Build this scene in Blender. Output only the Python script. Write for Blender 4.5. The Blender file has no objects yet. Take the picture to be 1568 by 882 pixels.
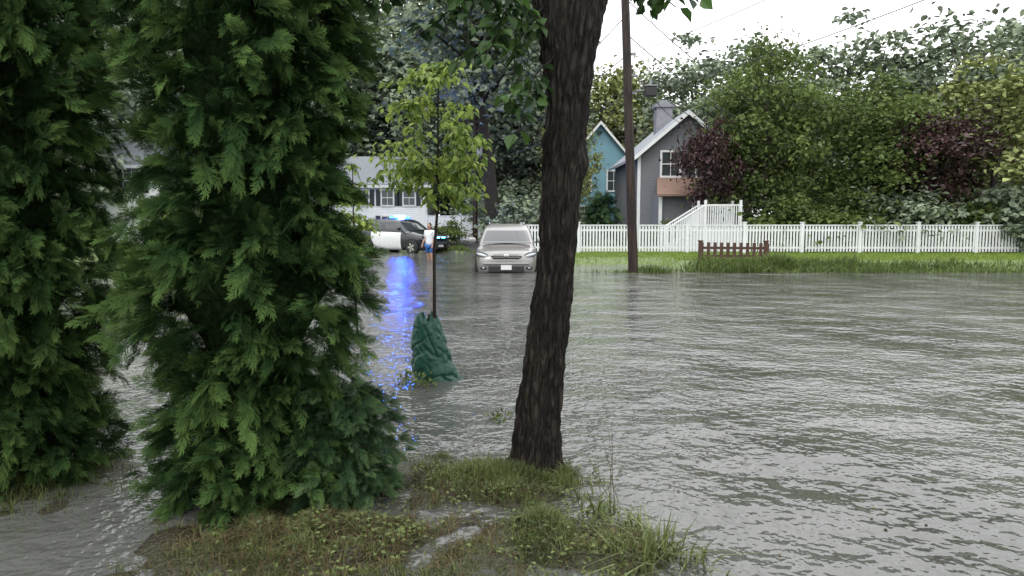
import bpy, math, random, bmesh
import numpy as np
from mathutils import Vector, Matrix
rng=np.random.default_rng(7); random.seed(7)
sc=bpy.context.scene
R=math.radians
# ---------------------------------------------------------------- materials
def newmat(name):
    m=bpy.data.materials.new(name); m.use_nodes=True
    nt=m.node_tree; nt.nodes.clear()
    return m,nt,nt.nodes,nt.links
def setp(b,**k):
    for n,v in k.items(): b.inputs[n.replace('_',' ')].default_value=v
def c4(c): return (c[0],c[1],c[2],1)
def simple(name,col,rough=.6,metal=0,var=.12,scale=6,bump=0,bscale=30,spec=.5,coat=0):
    m,nt,N,L=newmat(name)
    o=N.new('ShaderNodeOutputMaterial'); b=N.new('ShaderNodeBsdfPrincipled'); L.new(b.outputs[0],o.inputs[0])
    setp(b,Roughness=rough,Metallic=metal); b.inputs['Specular IOR Level'].default_value=spec; b.inputs['Coat Weight'].default_value=coat
    tc=N.new('ShaderNodeTexCoord'); nz=N.new('ShaderNodeTexNoise'); nz.inputs['Scale'].default_value=scale; nz.inputs['Detail'].default_value=3
    L.new(tc.outputs['Object'],nz.inputs['Vector'])
    r=N.new('ShaderNodeValToRGB'); r.color_ramp.elements[0].position=.3; r.color_ramp.elements[1].position=.7
    r.color_ramp.elements[0].color=c4([x*(1-var) for x in col]); r.color_ramp.elements[1].color=c4([min(1,x*(1+var)) for x in col])
    L.new(nz.outputs[0],r.inputs[0]); L.new(r.outputs[0],b.inputs['Base Color'])
    if bump:
        n2=N.new('ShaderNodeTexNoise'); n2.inputs['Scale'].default_value=bscale; n2.inputs['Detail'].default_value=4
        L.new(tc.outputs['Object'],n2.inputs['Vector'])
        bp=N.new('ShaderNodeBump'); bp.inputs['Strength'].default_value=.6; bp.inputs['Distance'].default_value=bump
        L.new(n2.outputs[0],bp.inputs['Height']); L.new(bp.outputs[0],b.inputs['Normal'])
    return m
def leafmat(name,a,b_,transl=.35,rough=.45,spec=.4,mid=None,diff=False):
    m,nt,N,L=newmat(name)
    o=N.new('ShaderNodeOutputMaterial')
    at=N.new('ShaderNodeAttribute'); at.attribute_name='rnd'
    r=N.new('ShaderNodeValToRGB'); r.color_ramp.elements[0].color=c4(a); r.color_ramp.elements[1].color=c4(b_)
    r.color_ramp.elements[0].position=.05; r.color_ramp.elements[1].position=.95
    if mid: e=r.color_ramp.elements.new(.5); e.color=c4(mid)
    L.new(at.outputs['Fac'],r.inputs[0])
    if diff:
        b=N.new('ShaderNodeBsdfDiffuse'); L.new(r.outputs[0],b.inputs[0])
    else:
        b=N.new('ShaderNodeBsdfPrincipled'); setp(b,Roughness=rough); b.inputs['Specular IOR Level'].default_value=spec; L.new(r.outputs[0],b.inputs['Base Color'])
    if transl>0:
        mx=N.new('ShaderNodeMixShader'); mx.inputs[0].default_value=transl; t=N.new('ShaderNodeBsdfTranslucent')
        L.new(r.outputs[0],t.inputs[0]); L.new(b.outputs[0],mx.inputs[1]); L.new(t.outputs[0],mx.inputs[2]); L.new(mx.outputs[0],o.inputs[0])
    else: L.new(b.outputs[0],o.inputs[0])
    return m
def glassmat(name,col=(.02,.025,.03),rough=.05):
    m,nt,N,L=newmat(name); o=N.new('ShaderNodeOutputMaterial'); b=N.new('ShaderNodeBsdfPrincipled'); L.new(b.outputs[0],o.inputs[0])
    setp(b,Roughness=rough); b.inputs['Base Color'].default_value=c4(col); b.inputs['Specular IOR Level'].default_value=.8
    return m
def emis(name,col,s):
    m,nt,N,L=newmat(name); o=N.new('ShaderNodeOutputMaterial'); e=N.new('ShaderNodeEmission'); e.inputs[0].default_value=c4(col); e.inputs[1].default_value=s
    L.new(e.outputs[0],o.inputs[0]); return m
def siding(name,col,pitch=.14):
    m,nt,N,L=newmat(name); o=N.new('ShaderNodeOutputMaterial'); b=N.new('ShaderNodeBsdfPrincipled'); L.new(b.outputs[0],o.inputs[0]); setp(b,Roughness=.6)
    tc=N.new('ShaderNodeTexCoord'); sp=N.new('ShaderNodeSeparateXYZ'); L.new(tc.outputs['Object'],sp.inputs[0])
    d=N.new('ShaderNodeMath'); d.operation='DIVIDE'; d.inputs[1].default_value=pitch; L.new(sp.outputs[2],d.inputs[0])
    f=N.new('ShaderNodeMath'); f.operation='FRACT'; L.new(d.outputs[0],f.inputs[0])
    bp=N.new('ShaderNodeBump'); bp.inputs['Distance'].default_value=.03; bp.invert=True; L.new(f.outputs[0],bp.inputs['Height']); L.new(bp.outputs[0],b.inputs['Normal'])
    nz=N.new('ShaderNodeTexNoise'); nz.inputs['Scale'].default_value=2; nz.inputs['Detail'].default_value=4; L.new(tc.outputs['Object'],nz.inputs['Vector'])
    r=N.new('ShaderNodeValToRGB'); r.color_ramp.elements[0].color=c4([x*.85 for x in col]); r.color_ramp.elements[1].color=c4([min(1,x*1.1) for x in col])
    L.new(nz.outputs[0],r.inputs[0]); L.new(r.outputs[0],b.inputs['Base Color']); return m
def barkmat(name,a,b_,bump=.02,sx=18,sz=2.2,moss=.5):
    m,nt,N,L=newmat(name); o=N.new('ShaderNodeOutputMaterial'); b=N.new('ShaderNodeBsdfPrincipled'); L.new(b.outputs[0],o.inputs[0]); setp(b,Roughness=.55); b.inputs['Specular IOR Level'].default_value=.35
    tc=N.new('ShaderNodeTexCoord'); mp=N.new('ShaderNodeMapping'); mp.inputs['Scale'].default_value=(sx,sx,sz); L.new(tc.outputs['Object'],mp.inputs[0])
    nz=N.new('ShaderNodeTexNoise'); nz.inputs['Scale'].default_value=1.6; nz.inputs['Detail'].default_value=8; nz.inputs['Roughness'].default_value=.72; nz.inputs['Distortion'].default_value=.8; L.new(mp.outputs[0],nz.inputs['Vector'])
    nv=N.new('ShaderNodeVectorMath'); nv.operation='MULTIPLY_ADD'; nv.inputs[1].default_value=(.9,.9,.9); L.new(nz.outputs['Color'],nv.inputs[0]); L.new(mp.outputs[0],nv.inputs[2])
    v=N.new('ShaderNodeTexVoronoi'); v.feature='DISTANCE_TO_EDGE'; v.inputs['Scale'].default_value=1.2; L.new(nv.outputs[0],v.inputs['Vector'])
    r=N.new('ShaderNodeValToRGB'); r.color_ramp.elements[0].position=.36; r.color_ramp.elements[1].position=.66
    r.color_ramp.elements[0].color=c4(a); r.color_ramp.elements[1].color=c4(b_); L.new(nz.outputs[0],r.inputs[0])
    n3=N.new('ShaderNodeTexNoise'); n3.inputs['Scale'].default_value=3; n3.inputs['Detail'].default_value=5; L.new(tc.outputs['Object'],n3.inputs['Vector'])
    mx=N.new('ShaderNodeMixRGB'); mx.blend_type='MIX'; mx.inputs[2].default_value=(.070,.070,.045,1)
    r3=N.new('ShaderNodeValToRGB'); r3.color_ramp.elements[0].position=.5; r3.color_ramp.elements[1].position=.72; r3.color_ramp.elements[1].color=(moss,moss,moss,1); L.new(n3.outputs[0],r3.inputs[0]); L.new(r3.outputs[0],mx.inputs[0])
    L.new(r.outputs[0],mx.inputs[1])
    m2=N.new('ShaderNodeMixRGB'); m2.blend_type='MULTIPLY'; m2.inputs[0].default_value=.85; rv=N.new('ShaderNodeValToRGB'); rv.color_ramp.elements[0].color=(.08,.08,.08,1); rv.color_ramp.elements[1].position=.20; L.new(v.outputs[0],rv.inputs[0]); L.new(rv.outputs[0],m2.inputs[2]); L.new(mx.outputs[0],m2.inputs[1])
    L.new(m2.outputs[0],b.inputs['Base Color'])
    cl=N.new('ShaderNodeMath'); cl.operation='MINIMUM'; cl.inputs[1].default_value=.25; L.new(v.outputs[0],cl.inputs[0])
    ad=N.new('ShaderNodeMath'); ad.operation='MULTIPLY_ADD'; ad.inputs[1].default_value=2.2; L.new(cl.outputs[0],ad.inputs[0]); L.new(nz.outputs[0],ad.inputs[2])
    bp=N.new('ShaderNodeBump'); bp.inputs['Strength'].default_value=1; bp.inputs['Distance'].default_value=bump; L.new(ad.outputs[0],bp.inputs['Height']); L.new(bp.outputs[0],b.inputs['Normal'])
    return m
M={}
M['bark']=barkmat('bark_wet',(.008,.006,.0045),(.072,.055,.040),.04,22,4.5)
M['bark2']=simple('bark_far',(.06,.055,.045),.8,var=.4,scale=3)
M['stem']=simple('sapling_stem',(.022,.018,.014),.85,spec=.2)
M['pole']=barkmat('pole_wood',(.02,.012,.009),(.055,.032,.022),.008,10,.6,0)
M['leaf_big']=leafmat('leaf_maple_dark',(.014,.04,.012),(.07,.14,.03),.35)
M['leaf_sap']=leafmat('leaf_sapling',(.09,.16,.03),(.34,.43,.09),.45)
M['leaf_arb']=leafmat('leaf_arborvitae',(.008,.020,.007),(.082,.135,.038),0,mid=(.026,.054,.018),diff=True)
M['leaf_jun']=leafmat('leaf_juniper',(.010,.024,.011),(.075,.12,.05),0,mid=(.028,.055,.025),diff=True)
M['far_hazed1']=leafmat('leaf_far_hazed_a',(.135,.16,.12),(.255,.305,.205),0,diff=True)  # rain haze painted into the leaf colour: far greens paled, no mist volume
M['far_hazed2']=leafmat('leaf_far_hazed_b',(.155,.185,.14),(.285,.335,.235),0,diff=True)  # paler still, haze again put into the base colour
M['far_hazed3']=leafmat('leaf_far_hazed_c',(.16,.185,.08),(.31,.345,.14),0,diff=True)  # yellow-green leaves, lightened for painted haze as well
M['mid']=leafmat('leaf_mid',(.040,.065,.020),(.17,.225,.06),.25,rough=.6,spec=.3)
M['plum']=leafmat('leaf_plum',(.025,.014,.015),(.10,.05,.05),.2)
M['grass']=leafmat('grass_blades',(.038,.052,.017),(.17,.21,.065),.25,rough=.5)
M['grassbright']=leafmat('lawn_grass',(.12,.18,.035),(.26,.34,.08),.2,diff=True)
M['straw']=leafmat('dry_grass',(.06,.045,.022),(.20,.16,.09),.2,diff=True)
M['white']=simple('white_paint',(.72,.73,.73),.5,var=.06)
M['silver']=simple('silver_paint',(.24,.23,.22),.3,.4,.03,coat=.5)
M['black']=simple('black_paint',(.010,.012,.018),.2,0,.03,coat=.6)
M['dark']=simple('dark_plastic',(.02,.02,.02),.55)
M['rubber']=simple('tyre_rubber',(.02,.02,.02),.8)
M['chrome']=simple('chrome',(.6,.6,.6),.2,1,.03)
M['lens']=simple('headlight_lens',(.35,.37,.4),.08,.3,.2,scale=20,coat=1)
M['glass']=glassmat('car_glass',(.04,.046,.05),.06)
M['wglass']=glassmat('window_glass',(.05,.06,.065),.08)
M['brown']=simple('brown_wood',(.07,.032,.02),.7,bump=.004)
M['metal']=simple('grey_metal',(.25,.26,.27),.5,.3)
M['roofg']=simple('roof_shingle_grey',(.27,.29,.31),.8,var=.15,scale=14,bump=.01)
M['roofb']=simple('roof_shingle_brown',(.24,.15,.115),.8,var=.15,scale=14,bump=.01)
M['greys']=siding('grey_siding',(.135,.14,.155))
M['blues']=siding('teal_siding',(.15,.31,.38))
M['whites']=siding('white_siding',(.80,.82,.84))
M['creams']=siding('cream_siding',(.5,.51,.51))
M['shutter']=simple('shutter_black',(.02,.022,.025),.5)
M['chim']=simple('chimney_grey',(.24,.24,.26),.8)
M['skin']=simple('skin',(.38,.23,.17),.5,var=.05)
M['shirt']=simple('white_cloth',(.7,.71,.73),.8,var=.05)
M['shorts']=simple('blue_cloth',(.02,.10,.32),.8)
M['hair']=simple('brown_hair',(.04,.025,.015),.7)
M['plate']=simple('plate_white',(.7,.7,.7),.4,var=.03)
M['blue_e']=emis('blue_strobe',(.018,.10,1),950)
M['blue_dim']=emis('blue_lamp',(.03,.25,1),15)
M['cyan_e']=emis('cyan_strobe',(.08,.5,1),30)
def tarp():
    m,nt,N,L=newmat('green_tarp'); o=N.new('ShaderNodeOutputMaterial'); b=N.new('ShaderNodeBsdfPrincipled'); L.new(b.outputs[0],o.inputs[0]); setp(b,Roughness=.38); b.inputs['Specular IOR Level'].default_value=.35
    tc=N.new('ShaderNodeTexCoord'); nz=N.new('ShaderNodeTexNoise'); nz.inputs['Scale'].default_value=3; nz.inputs['Detail'].default_value=3; nz.inputs['Distortion'].default_value=1; L.new(tc.outputs['Object'],nz.inputs['Vector'])
    r=N.new('ShaderNodeValToRGB'); r.color_ramp.elements[0].color=(.008,.050,.034,1); r.color_ramp.elements[1].color=(.012,.066,.046,1); L.new(nz.outputs[0],r.inputs[0]); L.new(r.outputs[0],b.inputs['Base Color'])
    n2=N.new('ShaderNodeTexNoise'); n2.inputs['Scale'].default_value=5.5; n2.inputs['Detail'].default_value=1; n2.inputs['Distortion'].default_value=1.8; L.new(tc.outputs['Object'],n2.inputs['Vector'])
    bp=N.new('ShaderNodeBump'); bp.inputs['Distance'].default_value=.05; bp.inputs['Strength'].default_value=.6; L.new(n2.outputs[0],bp.inputs['Height']); L.new(bp.outputs[0],b.inputs['Normal']); return m
M['tarp']=tarp()
def watermat():
    m,nt,N,L=newmat('flood_water'); o=N.new('ShaderNodeOutputMaterial'); b=N.new('ShaderNodeBsdfPrincipled'); L.new(b.outputs[0],o.inputs[0])
    setp(b,Roughness=.06,IOR=1.52)
    tc=N.new('ShaderNodeTexCoord')
    def nz(sc_,scale,det,dist=0,rot=.12):
        mp=N.new('ShaderNodeMapping'); mp.inputs['Scale'].default_value=sc_; mp.inputs['Rotation'].default_value=(0,0,rot); L.new(tc.outputs['Object'],mp.inputs[0])
        n=N.new('ShaderNodeTexNoise'); n.inputs['Scale'].default_value=scale; n.inputs['Detail'].default_value=det; n.inputs['Distortion'].default_value=dist; L.new(mp.outputs[0],n.inputs['Vector']); return n
    a=nz((1,1,1),5.5,2,.15,.35); c=nz((1,1,1),22,1,0,-.4); d=nz((1,.6,1),.55,3,.5); s=nz((.8,1,1),1.5,0,0,.9)
    r=N.new('ShaderNodeValToRGB'); r.color_ramp.elements[0].color=(.060,.061,.055,1); r.color_ramp.elements[1].color=(.115,.116,.108,1); r.color_ramp.elements[0].position=.35; r.color_ramp.elements[1].position=.65
    L.new(d.outputs[0],r.inputs[0]); L.new(r.outputs[0],b.inputs['Base Color'])
    am=N.new('ShaderNodeMapRange'); am.inputs[1].default_value=.35; am.inputs[2].default_value=.65; am.inputs[3].default_value=.3; am.inputs[4].default_value=1.0; L.new(d.outputs[0],am.inputs[0])
    m1=N.new('ShaderNodeMath'); m1.operation='MULTIPLY_ADD'; m1.inputs[1].default_value=.085; L.new(s.outputs[0],m1.inputs[0]); 
    m2=N.new('ShaderNodeMath'); m2.operation='MULTIPLY'; m2.inputs[1].default_value=.043; L.new(a.outputs[0],m2.inputs[0]); L.new(m2.outputs[0],m1.inputs[2])
    m3=N.new('ShaderNodeMath'); m3.operation='MULTIPLY'; L.new(c.outputs[0],m3.inputs[0]); L.new(am.outputs[0],m3.inputs[1])
    m4=N.new('ShaderNodeMath'); m4.operation='MULTIPLY_ADD'; m4.inputs[1].default_value=.016; L.new(m3.outputs[0],m4.inputs[0]); L.new(m1.outputs[0],m4.inputs[2])
    b1=N.new('ShaderNodeBump'); b1.inputs['Strength'].default_value=1; b1.inputs['Distance'].default_value=1.0; L.new(m4.outputs[0],b1.inputs['Height'])
    L.new(b1.outputs[0],b.inputs['Normal']); return m
M['water']=watermat()
def groundmat():
    m,nt,N,L=newmat('ground_mud_grass'); o=N.new('ShaderNodeOutputMaterial'); b=N.new('ShaderNodeBsdfPrincipled'); L.new(b.outputs[0],o.inputs[0]); setp(b,Roughness=.38)
    tc=N.new('ShaderNodeTexCoord'); n=N.new('ShaderNodeTexNoise'); n.inputs['Scale'].default_value=2.2; n.inputs['Detail'].default_value=6; L.new(tc.outputs['Object'],n.inputs['Vector'])
    n2=N.new('ShaderNodeTexNoise'); n2.inputs['Scale'].default_value=45; n2.inputs['Detail'].default_value=5; L.new(tc.outputs['Object'],n2.inputs['Vector'])
    r=N.new('ShaderNodeValToRGB'); e=r.color_ramp.elements; e[0].position=.3; e[0].color=(.034,.025,.015,1); e[1].position=.7; e[1].color=(.058,.068,.022,1)
    x=e.new(.5); x.color=(.048,.046,.021,1)
    sp=N.new('ShaderNodeSeparateXYZ'); L.new(tc.outputs['Object'],sp.inputs[0])
    mr=N.new('ShaderNodeMapRange'); mr.inputs[1].default_value=10; mr.inputs[2].default_value=22; L.new(sp.outputs[1],mr.inputs[0])
    L.new(n.outputs[0],r.inputs[0])
    mx=N.new('ShaderNodeMixRGB'); mx.inputs[2].default_value=(.15,.22,.05,1); L.new(mr.outputs[0],mx.inputs[0]); L.new(r.outputs[0],mx.inputs[1])
    m2=N.new('ShaderNodeMixRGB'); m2.blend_type='MULTIPLY'; m2.inputs[0].default_value=.7; L.new(mx.outputs[0],m2.inputs[1]); 
    r2=N.new('ShaderNodeValToRGB'); r2.color_ramp.elements[0].color=(.35,.35,.35,1); r2.color_ramp.elements[0].position=.3; r2.color_ramp.elements[1].position=.65; L.new(n2.outputs[0],r2.inputs[0]); L.new(r2.outputs[0],m2.inputs[2])
    L.new(m2.outputs[0],b.inputs['Base Color'])
    bp=N.new('ShaderNodeBump'); bp.inputs['Distance'].default_value=.03; L.new(n2.outputs[0],bp.inputs['Height']); L.new(bp.outputs[0],b.inputs['Normal']); return m
M['ground']=groundmat()
M['asphalt']=simple('asphalt',(.05,.05,.05),.8,bump=.005,bscale=80)
# ---------------------------------------------------------------- mesh helpers
def link(o): sc.collection.objects.link(o); return o
def fastmesh(name,V,Q,mat,rnd=None,smooth=False):
    V=np.asarray(V,dtype=np.float32); Q=np.asarray(Q,dtype=np.int32); k=Q.shape[1]
    me=bpy.data.meshes.new(name); me.vertices.add(len(V)); me.vertices.foreach_set('co',V.ravel())
    me.loops.add(Q.size); me.loops.foreach_set('vertex_index',Q.ravel())
    me.polygons.add(len(Q)); me.polygons.foreach_set('loop_start',np.arange(len(Q),dtype=np.int32)*k)
    if rnd is not None:
        a=me.attributes.new('rnd','FLOAT','POINT'); a.data.foreach_set('value',np.asarray(rnd,dtype=np.float32))
    me.update(calc_edges=True)
    me.polygons.foreach_set('use_smooth',np.full(len(Q),bool(smooth)))
    me.materials.append(mat); return me
def obj(name,me): return link(bpy.data.objects.new(name,me))
def pymesh(name,V,F,mats,idx=None,smooth=False):
    me=bpy.data.meshes.new(name); me.from_pydata([tuple(v) for v in V],[],[tuple(f) for f in F])
    for m in (mats if isinstance(mats,(list,tuple)) else [mats]): me.materials.append(m)
    if idx is not None:
        for p,i in zip(me.polygons,idx): p.material_index=i
    if smooth:
        for p in me.polygons: p.use_smooth=True
    me.update(); return me
def group(name,parts,base=(0,0,0)):
    e=bpy.data.objects.new(name,None); link(e); e.location=base; e.empty_display_size=.3
    for p in parts:
        p.parent=e; p.matrix_parent_inverse=Matrix.Translation(-Vector(base))
    return e
def nrm(a): return a/np.maximum(np.linalg.norm(a,axis=-1,keepdims=True),1e-9)
def leaf_geo(P,D,N_,Ln,W,fold=.18,curl=.15,rv=None):
    P=np.asarray(P,float);n=len(P); D=nrm(D); S=nrm(np.cross(D,N_)); Nn=np.cross(S,D)
    T=np.array([[0,0,0],[.42,.28,fold],[.40,.62,fold*.9],[0,1,-curl],[-.40,.62,fold*.9],[-.42,.28,fold]])
    Ln=np.broadcast_to(Ln,(n,)); W=np.broadcast_to(W,(n,))
    V=P[:,None]+T[None,:,0:1]*S[:,None]*W[:,None,None]+T[None,:,1:2]*D[:,None]*Ln[:,None,None]+T[None,:,2:3]*Nn[:,None]*W[:,None,None]
    b=np.arange(n)[:,None]*6
    Q=np.concatenate([b+np.array([[0,1,2,3]]),b+np.array([[0,3,4,5]])],axis=1).reshape(-1,4)
    return V.reshape(-1,3),Q,np.repeat(rng.random(n) if rv is None else rv,6)
def merge(parts):
    Vs,Qs,Rs=[],[],[];o=0
    for V,Q,r in parts:
        Vs.append(V);Qs.append(Q+o);Rs.append(r);o+=len(V)
    return np.concatenate(Vs),np.concatenate(Qs),np.concatenate(Rs)
def tube(pts,rad,n=8):
    pts=np.asarray(pts,float); V=[];
    t=np.gradient(pts,axis=0); t=nrm(t)
    up=np.array([0.,1,0]) if abs(t[0][2])>.5 else np.array([0,0,1.])
    for p,d,r in zip(pts,t,rad):
        a=nrm(np.cross(up,d)); b=np.cross(d,a); ang=np.arange(n)*2*math.pi/n
        V.append(p+r*(np.cos(ang)[:,None]*a+np.sin(ang)[:,None]*b))
    m=len(pts); i=np.arange(m-1)[:,None]*n; j=np.arange(n)[None]; k=(j+1)%n
    Q=np.stack([i+j,i+k,i+n+k,i+n+j],-1).reshape(-1,4)
    V=np.concatenate(V); return V,Q,np.zeros(len(V))
def curve(a,b,sag=0,n=8,wob=0):
    a=np.array(a,float);b=np.array(b,float);t=np.linspace(0,1,n)[:,None]
    p=a+(b-a)*t; p[:,2]+=sag*4*(t*(1-t))[:,0]
    if wob: p[1:-1]+=rng.normal(0,wob,(n-2,3))
    return p
def h2(ix,iy):
    s=np.sin(ix*127.1+iy*311.7)*43758.5453; return s-np.floor(s)
def vn(x,y):
    ix=np.floor(x);iy=np.floor(y);fx=x-ix;fy=y-iy;fx=fx*fx*(3-2*fx);fy=fy*fy*(3-2*fy)
    return (h2(ix,iy)*(1-fx)+h2(ix+1,iy)*fx)*(1-fy)+(h2(ix,iy+1)*(1-fx)+h2(ix+1,iy+1)*fx)*fy
def fbm(x,y,o=4): 
    s=0;a=.5
    for i in range(o): s=s+a*vn(x+17*i,y+31*i);x=x*2;y=y*2;a*=.5
    return s
def sst(a,b,x): t=np.clip((x-a)/(b-a),0,1); return t*t*(3-2*t)
def boxes(bl):
    V=[];F=[]
    for x0,x1,y0,y1,z0,z1 in bl:
        o=len(V); V+=[(x0,y0,z0),(x1,y0,z0),(x1,y1,z0),(x0,y1,z0),(x0,y0,z1),(x1,y0,z1),(x1,y1,z1),(x0,y1,z1)]
        F+=[(o,o+3,o+2,o+1),(o+4,o+5,o+6,o+7),(o,o+1,o+5,o+4),(o+1,o+2,o+6,o+5),(o+2,o+3,o+7,o+6),(o+3,o,o+4,o+7)]
    return V,F
def boxobj(name,bl,mat,bevel=0):
    V,F=boxes(bl); o=obj(name,pymesh(name,V,F,mat))
    if bevel:
        b=o.modifiers.new('b','BEVEL'); b.width=bevel; b.segments=2
    return o
# ---------------------------------------------------------------- ground / water
def gh(x,y):
    x=np.asarray(x,float);y=np.asarray(y,float)
    h=-.28+0*x
    near=sst(5.4,4.5,y)*sst(1.7,.6,x+(y-3.4)*.25)
    h=h+near*(.252+.15*(fbm(x*2.3+5,y*2.3)-.5)+.09*(vn(x*9,y*9)-.5))
    for cx,cy,rx,ry,a in [(-.05,4.25,.45,.28,.08),(-1.0,3.3,.50,.45,.08),(.16,3.55,.13,.35,.07),(.55,3.3,.25,.3,.05),(-.55,4.75,.30,.15,.05),(-1.4,4.2,.5,.6,.08),(-3.3,4.3,.8,.8,.09)]:
        h=h+a*np.exp(-((x-cx)/rx)**2-((y-cy)/ry)**2)
    wob=1.2*(vn(x*.6,y*.3)-.5)
    lawn=sst(24.4,25.9,y+wob)*sst(1.2,2.6,x+wob*.4)
    lawn=np.maximum(lawn,sst(21.2,22.6,y+wob*.5)*sst(4.4,5.8,x+wob*.5))
    h=np.maximum(h,-.28+.50*lawn)
    h=np.maximum(h,-.28+.36*np.exp(-((x-3.9)/.9)**2-((y-21.5)/.5)**2))
    h=np.maximum(h,-.28+.55*sst(35,40,y+wob))
    h=np.maximum(h,-.28+.5*sst(-6.5,-8.5,x+wob)*sst(17,21,y+wob))
    h=np.maximum(h,-.28+.45*np.exp(-((x+2.6)/.9)**2-((y-35)/1.6)**2))
    return h
xs=np.concatenate([-np.geomspace(400,4.1,40),np.arange(-4,3.01,.05),np.arange(3.2,14,.3),np.geomspace(14.2,400,24)])
ys=np.concatenate([-np.geomspace(60,.3,12),np.arange(0,6.5,.05),np.arange(6.6,48,.35),np.geomspace(49,500,25)])
def sheet(xs,ys,dz=0):
    X,Y=np.meshgrid(xs,ys); Z=gh(X,Y)+dz; V=np.stack([X,Y,Z],-1).reshape(-1,3); nx=len(xs);ny=len(ys)
    i=np.arange(ny-1)[:,None]*nx; j=np.arange(nx-1)[None]
    Q=np.stack([i+j,i+j+1,i+nx+j+1,i+nx+j],-1).reshape(-1,4); return V,Q
V,Q=sheet(xs,ys); obj('ground',fastmesh('ground',V,Q,M['ground'],smooth=True))
V,Q=sheet(np.arange(-5.5,2.01,.25),np.arange(7,120,.35),.004); obj('road',fastmesh('road',V,Q,M['asphalt'],smooth=True))
obj('flood_water',pymesh('flood_water',[(-300,-50,0),(300,-50,0),(300,60,0),(-300,60,0)],[(0,1,2,3)],M['water']))
# ---------------------------------------------------------------- grass
def blades(P,h,w,lean=.5):
    n=len(P); a=rng.random(n)*2*math.pi; ld=rng.random(n)*lean; d=np.stack([np.cos(a),np.sin(a),0*a],-1); b=rng.random(n)*2*math.pi; s=np.stack([np.cos(b),np.sin(b),0*b],-1)
    h=np.broadcast_to(h,(n,))*(.5+rng.random(n)); w=np.broadcast_to(w,(n,))
    up=np.array([0,0,1.])
    L=[]
    for t,ws in ((0,1),(.55,.8),(1,.1)):
        c=P+up*(h*t*(1-.3*ld*t))[:,None]+d*(h*ld*t*t*1.2)[:,None]
        L+=[c-s*(w*ws/2)[:,None],c+s*(w*ws/2)[:,None]]
    V=np.stack(L,1).reshape(-1,3); o=np.arange(n)[:,None]*6
    Q=np.concatenate([o+np.array([[0,1,3,2]]),o+np.array([[2,3,5,4]])],1).reshape(-1,4)
    rv=.55*rng.random(n)+.45*vn(P[:,0]*7,P[:,1]*7)
    return V,Q,np.repeat(rv,6)
def patch(cx,cy,rx,ry,n,clump=0.03):
    k=max(1,n//9); c=rng.normal(0,1,(k,2))*[rx*.5,ry*.5]+[cx,cy]
    p=np.repeat(c,9,0)+rng.normal(0,clump,(k*9,2))
    z=gh(p[:,0],p[:,1]); return np.column_stack([p,np.minimum(z,.2)])
def flt(P,lo=-.06): return P[P[:,2]>lo]
parts=[]
for cx,cy,rx,ry,n,hh in [(-.02,4.25,.5,.30,6000,.06),(-.55,4.75,.45,.2,1800,.04),(-1.05,3.35,.55,.55,3800,.042),(.16,3.55,.16,.4,2600,.055),(.5,3.35,.35,.4,1300,.05),(-.4,3.3,.6,.5,2000,.03),(.22,4.35,.2,.15,1500,.07),(.9,3.1,.4,.3,300,.05),(.2,2.7,1.6,.4,2500,.05),(-3.2,4.1,.9,.7,5000,.06)]:
    P=flt(patch(cx,cy,rx,ry,n),-.05); parts.append(blades(P,hh,.005,.9))
V,Q,r=merge(parts); g=obj('grass',fastmesh('grass',V,Q,M['grass'],r))
parts=[]
for cx,cy,rx,ry,n,hh in [(-1.0,3.4,.65,.55,5200,.042),(0,4.1,.6,.3,2400,.04),(.5,3.3,.35,.35,600,.06),(-.3,3.4,.6,.5,2400,.03)]:
    P=flt(patch(cx,cy,rx,ry,n,.05)); parts.append(blades(P,hh,.005,2.5))
V,Q,r=merge(parts); obj('dry_grass',fastmesh('dry_grass',V,Q,M['straw'],r))
parts=[]
for cx,cy,n,hh in [(.50,3.75,50,.12),(.70,3.35,90,.15),(.62,3.2,60,.15),(.85,3.2,40,.12),(.42,3.95,30,.09),(.17,3.7,30,.09),(.6,3.55,40,.11)]:
    P=np.column_stack([rng.normal(cx,.05,n),rng.normal(cy,.06,n),np.full(n,-.02)]); parts.append(blades(P,hh,.013,2.1))
V,Q,r=merge(parts); obj('weed_clump',fastmesh('weed_clump',V,Q,M['grass'],r))
sp=[]
for i in range(6):
    x=.55+rng.normal(0,.10); y=3.9+rng.normal(0,.25); hgt=.18+rng.random()*.28
    sp.append(tube(curve((x,y,-.03),(x-.06+rng.normal(0,.04),y,hgt),0,6,.004),np.linspace(.0020,.001,6),4))
V,Q,r=merge(sp); obj('dry_stalk',fastmesh('dry_stalk',V,Q,M['straw'],r+.3))
P=flt(np.concatenate([patch(-.2,4.3,.7,.4,700,.05),patch(.3,3.5,.5,.5,800,.05),patch(-.9,3.5,.6,.5,900,.05)])); P[:,2]=np.maximum(P[:,2],0)+.010+rng.random(len(P))*.03
D=rng.normal(0,1,(len(P),3))*[1,1,.3]; N_=rng.normal(0,.35,(len(P),3))+[0,0,1]
V,Q,r=leaf_geo(P,D,N_,.028,.02); obj('ground_leaves',fastmesh('ground_leaves',V,Q,M['grass'],r))
P=np.column_stack([rng.uniform(-1.2,2.2,140),rng.uniform(3.2,8.5,140),np.full(140,.004)]); V,Q,r=leaf_geo(P,rng.normal(0,1,(140,3))*[1,1,.05],rng.normal(0,.1,(140,3))+[0,0,1],.03,.018,.1,.05); obj('floating_leaves',fastmesh('floating_leaves',V,Q,M['straw'],r*.6))
parts=[]
P=np.column_stack([rng.uniform(1.5,22,25000),rng.uniform(23.8,29.5,25000)]); P=np.column_stack([P,gh(P[:,0],P[:,1])]); parts.append(blades(P[P[:,2]>-.03],.06,.02,.6))
V,Q,r=merge(parts); obj('lawn',fastmesh('lawn',V,Q,M['grassbright'],r))
parts=[]
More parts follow.
